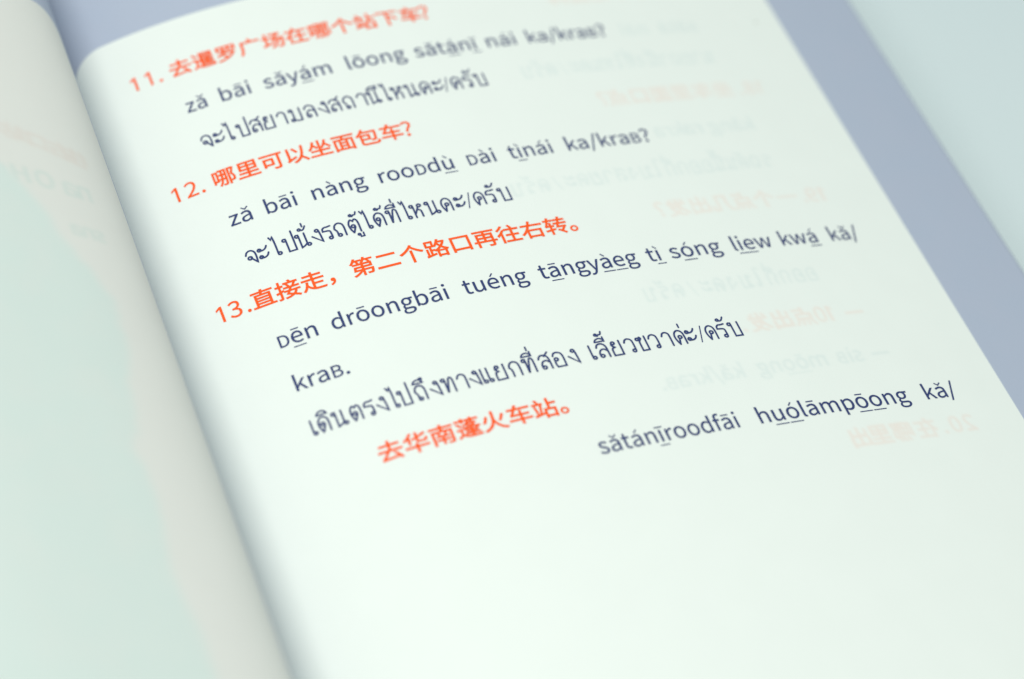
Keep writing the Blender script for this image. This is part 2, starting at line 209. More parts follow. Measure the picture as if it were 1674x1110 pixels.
南1050|333 483 44 -78 19 -49 66 23 -34 75 -33 49;481 882 0 -105 -418 0 0 -74 418 0 0 -112 -361 0 0 -674 80 0 0 602 653 0 -1 -519 -7 -11 -16 -4 -149 1 27 -70 127 3 54 10 30 19 13 35 2 608 -365 0 0 112 420 0 0 74 -420 0 0 105;653 505 -72 -150 -302 0 0 -64 205 0 0 -106 -227 0 0 -66 227 0 0 -183 76 0 0 183 236 0 0 66 -236 0 0 106 217 0 0 64 -128 0 73 129
去1050|152 -48 90 17 583 48 51 -91 76 41 -35 61 -97 139 -114 137 -70 -34 58 -69 84 -113 -521 -38 141 178 88 133 513 0 0 79 -433 0 0 199 355 0 0 78 -355 0 0 166 -16 0 -67 0 0 -166 -346 0 0 -78 346 0 0 -199 -427 0 0 -79 333 0 -87 -134 -75 -101 -58 -67 -44 -29
发1050|707 830 134 -156 62 43 -135 151;151 549 25 12 52 5 183 1 -48 -125 -60 -114 -74 -102 -90 -90 -107 -76 58 -61 78 53 69 59 62 64 54 70 47 75 56 -89 31 -41 71 -74 -115 -68 -62 -27 -129 -40 42 -67 138 47 65 30 122 73 124 -75 68 -30 152 -46 50 70 -146 39 -66 26 -120 65 52 52 47 57 42 64 35 71 30 77 -54 25 -15 -4 -355 0 38 112 476 0 1 76 -456 0 42 229 -88 15 -15 -101 -29 -143 -191 0 50 112 27 82 -84 16 -29 -95 -31 -72 -25 -44 -24 -18;618 162 -79 78 -34 44 -56 95 330 0 -54 -96 -32 -44
口1050|133 772 0 -830 82 0 0 90 621 0 0 -86 84 0 0 826;215 112 0 581 621 0 0 -581
可1050|59 808 0 -79 726 0 -1 -710 -9 -15 -21 -4 -195 3 32 -85 191 7 50 17 16 14 11 18 8 55 0 700 129 0 0 79;243 499 276 0 0 -242 -276 0;166 575 0 -477 77 0 0 84 354 0 0 393
右1050|433 882 -54 -196 -311 0 0 -77 283 0 -45 -99 -53 -93 -63 -86 -73 -78 -84 -67 53 -63 86 71 39 39 71 85 0 -403 78 0 0 59 468 0 0 -54 82 0 0 485 -571 0 43 79 55 125 549 0 0 77 -522 0 51 181;360 50 0 279 468 0 0 -279
哪1050|587 763 -1 -180 -88 0 0 180;337 331 0 -68 76 0 -34 -126 -26 -61 -34 -58 -41 -55 49 -49 46 62 38 67 29 71 38 149 105 0 -5 -156 -15 -100 -10 -14 -12 -5 -95 3 19 -72 113 5 25 12 21 26 13 46 8 94 8 729 -314 0 0 -68 93 0 0 -180 -94 0 0 -68 94 0 -10 -184;586 515 -2 -184 -96 0 10 184;720 831 0 -915 67 0 0 849 128 0 -82 -293 37 -56 25 -52 15 -49 8 -45 0 -84 -9 -32 -19 -17 -20 -5 -53 1 11 -27 6 -40 74 3 32 12 23 23 11 22 12 59 -1 81 -9 49 -16 51 -25 55 -38 57 101 328 -48 28;78 782 0 -691 61 0 0 104 160 0 0 587;139 709 97 0 0 -440 -97 0
在1050|411 882 -56 -162 -289 0 0 -76 254 0 -43 -79 -50 -76 -56 -70 -62 -63 -69 -56 41 -72 51 40 71 66 0 -414 79 0 0 508 56 83 72 133 576 0 0 76 -544 0 51 142;628 589 0 -202 -236 0 0 -74 236 0 0 -298 -278 0 0 -74 635 0 0 74 -278 0 0 298 238 0 0 74 -238 0 0 202
场1050|432 456 41 10 125 2 -30 -66 -38 -62 -43 -55 -50 -49 -56 -42 -12 61 -113 -42 0 338 116 0 0 75 -116 0 0 244 -74 0 0 -244 -129 0 0 -75 129 0 0 -365 -144 -50 26 -80 319 127 -2 9 57 -44 59 49 53 56 48 65 41 72 33 78 89 0 -46 -128 -59 -116 -72 -102 -86 -88 -100 -72 61 -45 100 79 88 95 75 111 62 126 50 140 71 0 -24 -285 -14 -87 -15 -56 -15 -29 -19 -14 -119 3 12 -29 10 -46 112 0 32 8 27 16 12 13 21 38 17 65 30 245 15 233 -422 0 128 89 199 163 -59 44 -17 -6 -422 0 0 -75 338 0 -110 -91 -90 -66 -75 -48 -59 -23
坐1050|771 831 -24 -95 -33 -87 -41 -78 -51 -68 -59 -58 0 425 -80 0 0 -561 -352 0 0 -76 352 0 0 -201 -427 0 0 -75 942 0 0 75 -435 0 0 201 362 0 0 15 0 61 -362 0 0 125 55 -51 63 65 29 37 51 82 119 -128 60 -75 56 57 -69 80 -134 135 37 105 19 76;256 834 -25 -103 -35 -95 -43 -85 -52 -74 -62 -62 62 -56 69 76 31 44 54 97 96 -105 48 -60 55 56 -58 67 -110 113 32 102 17 72
广1050|493 867 50 -144 -393 0 0 -302 -10 -185 -18 -96 -32 -93 -49 -85 64 -57 56 94 37 105 22 110 10 108 3 324 756 0 0 77 -396 0 38 9 -57 151
往1050|262 880 -72 -93 -95 -87 -49 -36 42 -65 110 90 98 107 40 55;576 860 60 -108 27 -66 76 30 -28 65 -64 106;283 646 -40 -65 -47 -62 -52 -59 -111 -100 43 -77 110 107 0 -474 81 0 0 571 86 132;367 682 0 -75 266 0 0 -237 -229 0 0 -30 0 -45 229 0 0 -271 -297 0 0 -75 670 0 0 75 -291 0 0 271 230 0 0 15 0 60 -230 0 0 237 264 0 0 75
接1050|479 667 36 -56 40 -82 63 30 -25 50 -54 83;168 881 0 -211 -125 0 0 -73 125 0 0 -233 -139 -39 20 -78 119 39 -1 -284 -10 -10 -97 1 22 -74 63 1 44 8 30 15 10 11 7 15 6 42 0 299 104 33 -11 74 -93 -29 0 209 105 0 0 73 -105 0 0 211;597 862 48 -90 -243 0 0 -69 571 0 0 69 -245 0 -59 102;808 691 -31 -66 -59 -99 -352 0 0 -68 634 0 0 68 -204 0 86 143;804 274 -31 -73 -19 -32 -49 -56 -176 63 63 98;420 143 217 -78 -101 -42 -60 -16 -140 -22 34 -67 164 33 69 22 60 27 53 30 142 -70 73 -46 51 60 -71 43 -133 65 52 67 21 38 31 87 130 0 0 68 -381 0 48 97 -74 14 -55 -111 -198 0 0 -68 159 0
暹1050|457 683 402 0 0 -65 -402 0;457 797 402 0 0 -65 -402 0;68 796 106 -105 52 -65 64 47 -55 65 -107 100;386 849 0 -285 79 0 -66 -89 -83 -79 -44 -32 57 -53 75 64 0 -328 74 0 0 37 510 0 0 56 -252 0 0 66 201 0 0 51 -201 0 0 62 201 0 0 10 0 41 -201 0 0 61 225 0 0 55 -195 0 -38 78 207 0 0 285;654 548 30 -62 -184 0 43 67 -40 11 220 0;478 319 187 0 0 -62 -187 0;478 370 0 61 187 0 0 -61;478 206 187 0 0 -66 -187 0;264 514 -213 0 0 -74 137 0 0 -347 -55 -30 -87 -71 52 -70 91 92 26 17 23 6 14 -4 79 -50 43 -20 103 -22 204 -6 312 11 23 80 -154 -12 -172 -7 -204 4 -100 21 -41 18 -81 51
火1050|222 670 -39 -126 -27 -62 -32 -57 -37 -50 76 -38 37 52 32 60 26 66 40 132;875 670 -50 -122 -92 -177 66 -31 65 109 95 189;549 474 13 155 6 242 -86 0 -4 -220 -22 -208 -63 -188 -127 -158 -212 -118 36 -37 17 -27 130 62 103 74 78 86 58 96 41 104 54 -118 70 -101 87 -83 105 -66 125 -47 53 72 -141 49 -115 74 -90 97 -68 120
点1050|249 488 549 0 0 -188 -549 0;357 134 14 -87 8 -122 80 11 -11 118 -16 87;575 133 51 -129 22 -76 77 19 -24 76 -55 126;789 142 92 -135 43 -83 75 32 -45 81 -95 132;186 163 -48 -94 -29 -45 -65 -72 72 -35 66 80 30 47 49 99;174 563 0 -336 703 0 0 336 -320 0 0 133 399 0 0 75 -399 0 0 111 -79 0 0 -319
直1050|199 637 0 -610 -151 0 0 -72 956 0 0 72 -145 0 0 610 -337 0 18 84 432 0 0 70 -419 0 14 84 -87 8 -9 -92 -392 0 0 -70 382 0 -15 -84;275 419 504 0 0 -84 -504 0;275 480 0 89 504 0 0 -89;275 274 504 0 0 -91 -504 0;275 27 0 95 504 0 0 -95
站1050|61 685 0 -74 409 0 0 74;103 551 38 -233 12 -143 67 12 -15 143 -39 233;184 856 49 -100 22 -61 72 26 -23 59 -52 97;347 577 -37 -265 -33 -161 -228 -51 19 -79 397 101 -7 72 -113 -27 75 395;491 380 0 -463 76 0 0 50 317 0 0 -46 80 0 0 459 -222 0 0 209 266 0 0 76 -266 0 0 218 -81 0 0 -503;567 41 0 265 317 0 0 -265
第1050|176 421 -38 -232 280 0 -57 -53 -66 -49 -72 -44 -74 -37 -75 -29 51 -62 76 34 76 43 74 50 69 56 60 61 0 -243 78 0 0 273 304 0 -13 -91 -7 -29 -16 -31 -19 -7 -34 -2 -105 6 17 -44 5 -29 149 1 40 15 26 30 22 77 20 171 -389 0 0 98 354 0 0 232 -774 0 0 -67 342 0 0 -98;243 354 237 0 0 -98 -252 0;558 519 277 0 0 -98 -277 0;223 888 -25 -60 -67 -110 -39 -48 -44 -42 66 -39 70 79 43 63 58 0 52 -127 70 25 -44 102 170 0 0 61 -271 0 33 78;628 888 -43 -113 -28 -51 -33 -46 -37 -40 70 -41 57 74 34 60 72 0 39 -53 42 -75 69 29 -64 99 189 0 0 61 -319 0 28 78
罗1050|679 770 178 0 0 -159 -178 0;432 770 174 0 0 -159 -174 0;190 770 169 0 0 -159 -169 0;315 268 76 -63 102 -100 -155 -62 -83 -23 -175 -36 46 -69 195 44 180 68 159 94 132 126 97 161 -53 32 -422 -3 66 88 -54 18 510 0 0 294 -822 0 0 -294 282 0 -42 -58 -54 -57 -63 -54 -70 -47 -75 -39 50 -61 85 49 118 91 432 0 -33 -54 -38 -49 -44 -44 -101 -77 -69 67 -117 98
蓬1050|80 638 89 -104 47 -63 67 40 -49 60 -92 100;664 882 0 -70 -283 0 0 70 -77 0 0 -70 -245 0 0 -67 245 0 0 -79 31 0 46 0 0 79 283 0 0 -77 79 0 0 77 250 0 0 67 -250 0 0 70;518 587 260 0 -45 -38 -83 -49 -92 44 -49 36;541 709 -68 -79 -47 -39 -54 -37 -62 -33 45 -48 109 70 42 -32 72 -41 -113 -35 -178 -32 31 -56 138 26 68 18 127 46 121 -38 199 -36 41 61 -177 25 -109 26 73 50 32 29 53 66 -43 24 -272 -3 43 55;609 401 0 -61 -230 0 0 -49 230 0 0 -53 -210 0 0 -48 210 0 0 -53 -268 0 0 -52 268 0 0 -68 73 0 0 68 262 0 0 52 -262 0 0 53 201 0 0 10 0 38 -201 0 0 53 220 0 0 49 -220 0 0 61;267 379 -205 0 0 -68 131 0 0 -224 -59 -31 -93 -74 51 -61 98 91 28 17 26 6 33 -12 69 -41 45 -20 107 -24 131 -6 358 10 21 73 -303 -15 -199 3 -102 20 -43 18 -94 52
走1050|230 403 -14 -95 -24 -97 -37 -94 -51 -83 -68 -69 59 -51 41 38 37 44 32 49 49 108 71 -93 86 -65 101 -40 115 -20 129 -5 227 0 30 76 -295 0 -80 5 -75 11 0 207 352 0 0 14 0 57 -352 0 0 167 420 0 0 15 0 59 -420 0 0 145 344 0 0 73 -344 0 0 122 -16 0 -65 0 0 -122 -324 0 0 -73 324 0 0 -145 -416 0 0 -74 416 0 0 -421 -49 24 -45 32 -40 40 -35 48 -29 59 28 144
路1050|164 769 198 0 0 -185 -198 0;40 44 14 -77 406 100 -7 71 -139 -33 0 188 111 0 38 -52 63 30 0 -353 74 0 0 39 264 0 0 -36 75 0 0 348 34 -16 49 66 -107 52 -48 32 -87 72 74 101 32 57 50 123 -49 22 -219 -3 34 89 -75 19 -27 -75 -34 -71 -39 -67 -44 -60 -48 -51 0 279 -342 0 0 -323 150 0 0 -427 -82 -19 0 347 -68 0 0 -361;600 26 0 203 264 0 0 -203;837 706 -37 -75 -70 -102 -48 63 -56 96 10 18;574 297 97 70 61 55 88 -79 68 -46;683 477 -90 -78 -48 -33 -100 -53 0 50 -131 0 0 152 121 0 0 33 56 -47 58 68 37 53 54 -87
车1050|176 337 27 10 52 5 278 1 0 -160 -469 0 0 -77 469 0 0 -200 83 0 0 200 373 0 0 77 -373 0 0 160 285 0 0 75 -285 0 0 160 -17 0 -66 0 0 -160 -270 0 80 129 52 96 576 0 0 77 -538 0 59 133 -90 25 -63 -158 -258 0 0 -77 223 0 -100 -177 -30 -39 -27 -19
转1050|85 349 20 9 36 5 114 0 0 -152 -213 -36 17 -76 196 38 0 -217 76 0 0 231 142 29 -3 68 -139 -24 0 139 108 0 0 15 0 57 -108 0 0 161 -76 0 0 -161 -103 0 59 145 35 106 192 0 0 73 -170 0 26 108 -78 15 -24 -123 -144 0 0 -73 125 0 -61 -184 -31 -66 -20 -18;447 562 0 -75 155 0 -63 -195 302 0 -125 -171 -108 67 -50 -50 132 -89 117 -93 44 -41 52 61 -128 104 192 263 -55 28 -13 -5 -252 0 36 121 324 0 0 75 -302 0 33 124 232 0 0 73 -212 0 30 113 -79 10 -30 -123 -191 0 0 -73 171 0 -35 -124
里1050|241 571 251 0 0 -134 -251 0;567 571 255 0 0 -134 -255 0;241 769 251 0 0 -131 -251 0;567 769 255 0 0 -131 -255 0;128 245 0 -74 358 0 0 -151 -429 0 0 -74 939 0 0 74 -425 0 0 151 368 0 0 74 -368 0 0 122 333 0 0 473 -742 0 0 -473 324 0 0 -122
面1050|409 351 222 0 0 -119 -222 0;409 415 0 117 222 0 0 -117;409 168 222 0 0 -123 -222 0;61 813 0 -76 405 0 -29 -132 -328 0 0 -689 76 0 0 56 676 0 0 -56 80 0 0 689 -423 0 41 132 434 0 0 76;185 45 0 487 151 0 0 -487;861 45 -157 0 0 487 157 0
，1050|165 -112 61 28 51 40 37 48 24 57 9 65 -4 41 -11 33 -18 26 -25 15 -32 6 -24 -3 -22 -10 -18 -15 -11 -21 -4 -27 4 -26 11 -21 17 -15 22 -9 42 -1 -8 -41 -17 -36 -27 -30 -36 -27 -44 -22
'''
# romanised words: line, word, u of its left and right ink edge on the page
WORDS = [[1, "ză", 4.798, 5.647], [1, "bāi", 6.265, 7.512], [1, "săyá_m", 8.095, 10.954], [1, "lōong", 11.664, 14.181], [1, "sătá_nī_", 14.6, 17.315], [1, "nái", 17.825, 19.131], [1, "ka/kraʙ?", 19.693, 23.357], [4, "ză", 4.744, 5.643], [4, "bāi", 6.243, 7.477], [4, "nàng", 8.151, 10.352], [4, "rooᴅdù_", 10.906, 14.01], [4, "ᴅài", 14.651, 15.818], [4, "tì_nái", 16.423, 18.303], [4, "ka/kraʙ?", 18.977, 22.744], [7, "ᴅē_n", 4.781, 6.292], [7, "drōongbāi", 6.894, 11.511], [7, "tuéng", 12.168, 14.778], [7, "tā_ngyà_e_g", 15.299, 19.462], [7, "tì_", 19.97, 20.398], [7, "só_ng", 20.91, 23.182], [7, "li_e_w", 23.749, 25.515], [7, "kwá_", 25.978, 27.654], [7, "kă/", 28.315, 29.674], [8, "kraʙ.", 4.764, 6.845], [11, "sătánī_roodfāi", 14.372, 20.063], [11, "hu_ó_lāmpō_o_ng", 20.951, 27.597], [11, "kă/", 28.398, 29.834]]
# Thai lines: glyph clusters and the u of each one's centre
THAIROWS = [[2, [["จ", 5.06], ["ะ", 5.59], ["ไ", 6.03], ["ป", 6.58], ["ส", 7.14], ["ย", 7.67], ["า", 8.22], ["ม", 8.79], ["ล", 9.41], ["ง", 9.96], ["ส", 10.47], ["ถ", 11.03], ["า", 11.6], ["น+ี", 12.12], ["ไ", 12.66], ["ห", 13.13], ["น", 13.75], ["ค", 14.34], ["ะ", 14.9], ["/", 15.26], ["ค", 15.7], ["ร+ั", 16.22], ["บ", 16.76]]], [5, [["จ", 5.02], ["ะ", 5.51], ["ไ", 6.03], ["ป", 6.56], ["น+ั่", 7.11], ["ง", 7.67], ["ร", 8.12], ["ถ", 8.6], ["ต+ู้", 9.19], ["ไ", 9.73], ["ด+้", 10.22], ["ท+ี่", 10.77], ["ไ", 11.34], ["ห", 11.76], ["น", 12.41], ["ค", 13.0], ["ะ", 13.56], ["/", 13.94], ["ค", 14.38], ["ร+ั", 14.88], ["บ", 15.44]]], [9, [["เ", 4.84], ["ด+ิ", 5.23], ["น", 5.84], ["ต", 6.47], ["ร", 7.0], ["ง", 7.47], ["ไ", 7.94], ["ป", 8.35], ["ถ+ึ", 8.97], ["ง", 9.55], ["ท", 10.06], ["า", 10.61], ["ง", 11.09], ["แ", 11.58], ["ย", 12.11], ["ก", 12.69], ["ท+ี่", 13.26], ["ส", 13.91], ["อ", 14.47], ["ง", 15.04], ["เ", 15.85], ["ล+ี้", 16.26], ["ย", 16.84], ["ว", 17.39], ["ข", 17.91], ["ว", 18.41], ["า", 18.96], ["ค+่", 19.51], ["ะ", 20.0], ["/", 20.42], ["ค", 20.86], ["ร+ั", 21.36], ["บ", 21.9]]]]
GL = {}
for row in GLYPHS.split('\n'):
    if not row: continue
    ch, adv, body = row[0], *row[1:].split('|', 1)
    cons = []
    for c in body.split(';'):
        w = list(map(int, c.split()))
        P = np.cumsum(np.array(w, float).reshape(-1, 2), 0)
        cons.append(P / 1050)
    GL[ch] = (int(adv) / 1050, cons)
GL['ı'] = (GL['i'][0], sorted(GL['i'][1], key=lambda c: c[:, 1].max())[:1])
for small, cap in (('ᴅ', 'D'), ('ʙ', 'B')):
    GL[small] = (GL[cap][0] * .775, [c * .775 for c in GL[cap][1]])
GL['1'] = (.56, [np.array([(.27, 0), (.36, 0), (.36, .733), (.29, .733), (.13, .62), (.13, .535), (.27, .635)])])
_tess = {}
def fill(ch, spread=0):
    """triangles of one glyph (via a filled 2D curve, so counters stay open)"""
    if (ch, spread) in _tess: return _tess[ch, spread]
    cu = bpy.data.curves.new('g', 'CURVE'); cu.dimensions = '2D'; cu.fill_mode = 'BOTH'
    for P in GL[ch][1]:
        sp = cu.splines.new('POLY'); sp.points.add(len(P) - 1); sp.use_cyclic_u = True
        for i, (x, y) in enumerate(P): sp.points[i].co = (x, y, 0, 1)
    o = bpy.data.objects.new('g', cu); me = bpy.data.meshes.new_from_object(o)
    V = [(v.co.x, v.co.y, 0) for v in me.vertices]; F = [tuple(p.vertices) for p in me.polygons]
    for j, P in enumerate(GL[ch][1]):            # ink spread: a thin rounded line along every outline
        rv, rf = ribbon(list(P) + [P[0], P[1]], .013 + spread if ord(ch) < 0x2000 else .032 + spread, .0006 + .001 * (j % 4), False)
        k0 = len(V); V += rv; F += [tuple(i + k0 for i in f) for f in rf]
    bpy.data.objects.remove(o); bpy.data.curves.remove(cu); bpy.data.meshes.remove(me)
    _tess[ch, spread] = (V, F); return V, F

# stroke ribbons: Thai letters, accents, underlines
def smooth(pts, n=5):
    """Catmull-Rom through pts; a third value 1 marks a sharp corner"""
    runs, cur = [], [pts[0]]
    for p in pts[1:]:
        cur.append(p)
        if len(p) > 2: runs.append(cur); cur = [p]
    if len(cur) > 1: runs.append(cur)
    out = [np.array(pts[0][:2], float)]
    for r in runs:
        r = [np.array(p[:2], float) for p in r]
        if len(r) == 2: out.append(r[1]); continue
        q = [2 * r[0] - r[1]] + r + [2 * r[-1] - r[-2]]
        for i in range(1, len(q) - 2):
            for k in range(1, n + 1):
                t = k / n
                out.append(.5 * (2 * q[i] + (q[i + 1] - q[i - 1]) * t + (2 * q[i - 1] - 5 * q[i] + 4 * q[i + 1] - q[i + 2]) * t * t + (3 * q[i] - q[i - 1] - 3 * q[i + 1] + q[i + 2]) * t ** 3))
    return out
def loop(cx, cy, r, a0, turn=360, n=12):
    return [(cx + r * math.cos(math.radians(a0 + turn * i / n)), cy + r * math.sin(math.radians(a0 + turn * i / n))) for i in range(n + 1)]
def ribbon(P, w, z0=0.0, round_caps=True):
    """flat pen stroke along P with mitred joints; returns verts (x, y, dz) and faces"""
    P = [np.array(p[:2], float) for p in P]
    Q = [P[0]]
    for p in P[1:]:
        if np.hypot(*(p - Q[-1])) > 1e-4: Q.append(p)
    P = Q; n = len(P)
    if n < 2: return [], []
    T = [(P[i + 1] - P[i]) / np.hypot(*(P[i + 1] - P[i])) for i in range(n - 1)]
    V, F = [], []
    for i in range(n):
        a = T[max(i - 1, 0)]; b = T[min(i, n - 2)]
        m = a + b; L = np.hypot(*m)
        if L < .35: m = b; L = np.hypot(*m)
        m = m / L; c = max(.55, abs(m @ b)); nn = np.array([-m[1], m[0]]) * w / 2 / c
        dz = z0 + .0009 * i / n
        V += [(*(P[i] + nn), dz), (*(P[i] - nn), dz)]
        if i: F.append((2 * i - 2, 2 * i - 1, 2 * i + 1, 2 * i))
    if round_caps:
        for end, t, li in ((P[0], -T[0], 0), (P[-1], T[-1], 2 * n - 2)):
            a0 = math.atan2(t[1], t[0]); s = len(V)
            dz = V[li][2]
            for k in range(1, 5):
                a = a0 - math.pi / 2 + math.pi * k / 5
                V.append((end[0] + w / 2 * math.cos(a), end[1] + w / 2 * math.sin(a), dz))
            A, B = (li, li + 1) if li == 0 else (li + 1, li)
            F.append((A, s, s + 1, s + 2, s + 3, B) if li == 0 else (A, s, s + 1, s + 2, s + 3, B))
    return V, F

TL = loop(7, 57, 6, 0)
def loops_bl(x): return loop(x, 7, 6, 180)
THAI = {
 'จ': [[(2, 46), (8, 59), (20, 64), (32, 57), (37, 40), (36, 2, 1), (20, 26)] + loop(14, 30, 7, -35)],
 'ะ': [loop(8, 50, 6, 90, -360) + [(14, 46), (24, 47), (32, 53), (37, 62)], loop(8, 17, 6, 90, -360) + [(14, 12), (24, 13), (32, 19), (37, 29)]],
 'ไ': [[(-1, 92), (4, 79, 1), (11, 92, 1), (13, 60), (13, 12)] + loop(19, 7, 6, 180, 360)],
 'เ': [[(4, 64), (4, 12)] + loops_bl(10)],
 'แ': [[(4, 64), (4, 12)] + loops_bl(10), [(25, 64), (25, 12)] + loops_bl(31)],
 'ป': [TL + [(13, 0, 1), (40, 0, 1), (40, 92)]],
 'บ': [TL + [(13, 0, 1), (40, 0, 1), (40, 64)]],
 'ม': [TL + [(13, 20), (13, 8)] + loop(7, 7, 6, 0, -360) + [(24, 1), (40, 0, 1), (40, 64)]],
 'น': [TL + [(13, 0, 1), (24, 5), (35, 14)], [(35, 64), (35, 12)] + loops_bl(41)],
 'ห': [TL + [(13, 0)], [(13, 16), (24, 36), (31, 50)] + loop(36, 56, 6.5, 225, -360), [(26, 38), (36, 32), (38, 20), (38, 0)]],
 'ง': [loop(22, 57, 6, 0) + [(30, 34), (32, 0, 1), (0, 35)]],
 'ย': [loop(16, 56, 6, 180) + [(9, 46), (18, 37, 1), (8, 32), (6, 20), (6, 0, 1), (40, 0, 1), (40, 64)]],
 'ส': [[(3, 48), (9, 60), (21, 64), (33, 58), (39, 42), (40, 0)], [(39, 28), (28, 38), (15, 35), (8, 22)] + loop(14, 9, 6.5, 180), [(26, 58), (42, 74)]],
 'ล': [[(3, 48), (9, 60), (21, 64), (33, 58), (39, 42), (40, 0)], [(39, 28), (28, 38), (15, 35), (8, 22)] + loop(14, 9, 6.5, 180)],
 'า': [[(2, 48), (8, 60), (18, 64), (28, 58), (31, 44), (31, 0)]],
 'ว': [[(3, 48), (9, 60), (20, 64), (31, 57), (34, 42), (34, 12)] + loop(28, 7, 6, 0, -360)],
 'ร': [loop(26, 7, 6, 0) + [(32, 22), (30, 38), (20, 42), (5, 43, 1), (6, 54), (14, 61), (24, 61), (36, 63)]],
 'ถ': [loop(16, 7, 6, 180, -360) + [(10, 26), (3, 40, 1), (8, 56), (20, 64), (33, 58), (38, 42), (38, 0)]],
 'ก': [[(9, 0), (9, 28), (2, 40, 1), (7, 56), (20, 64), (33, 58), (38, 42), (38, 0)]],
 'ค': [[(13, 0), (6, 20), (4, 40), (10, 57), (22, 64), (34, 57), (39, 40), (39, 0)], [(13, 0), (18, 24)] + loop(23, 33, 6.5, 215)],
 'ด': [[(13, 0), (6, 20), (4, 40), (10, 57), (22, 64), (34, 57), (39, 40), (39, 0)], [(13, 0), (24, 27)] + loop(18, 34, 6.5, -35, -360)],
 'ต': [[(13, 0), (6, 20), (4, 42), (9, 57), (15, 63), (22, 55, 1), (29, 63), (36, 57), (39, 40), (39, 0)], [(13, 0), (24, 24)] + loop(18, 31, 6.5, -35, -360)],
 'ท': [TL + [(13, 0, 1), (20, 30), (27, 57), (33, 64), (39, 57), (40, 42), (40, 0)]],
 'อ': [[(4, 50), (10, 61), (22, 64), (35, 57), (39, 40), (39, 0, 1), (8, 0, 1), (5, 14), (6, 28)] + loop(12, 34, 6.5, 190, -360)],
 'ข': [loop(9, 54, 5.5, 0) + [(19, 62), (23, 55), (15, 43), (14, 28), (14, 0, 1), (38, 0, 1), (38, 64)]],
 'โ': [[(-4, 88), (4, 94), (13, 90), (13, 60), (13, 12)] + loop(19, 7, 6, 180, 360)],
 '/': [[(0, -5), (19, 69)]],
}
def marks(ms):
    out, y = [], 0
    for m in ms:
        if m == 'ู': out.append(loop(4, -13, 4, 0, -360) + [(8, -25, 1), (20, -25, 1), (20, -8)]); continue
        if m in 'ิีึ':
            out.append([(-17, 74), (-11, 84), (3, 89), (14, 83), (18, 74, 1), (-17, 74)])
            if m == 'ี': out.append([(18, 73), (18, 93)])
            if m == 'ึ': out.append(loop(15, 90, 4.5, -90))
            y = 22
        if m == 'ั': out.append(loop(-2, 84, 5, 60, -360) + [(5, 79), (14, 82), (22, 95)]); y = 18
        if m == '่': out.append([(12, 77 + y), (12, 93 + y)])
        if m == '้': out.append(loop(-2, 84 + y, 4.5, 60, -360) + [(3, 78 + y), (9, 84 + y, 1), (16, 84 + y), (21, 96 + y)])
    return out

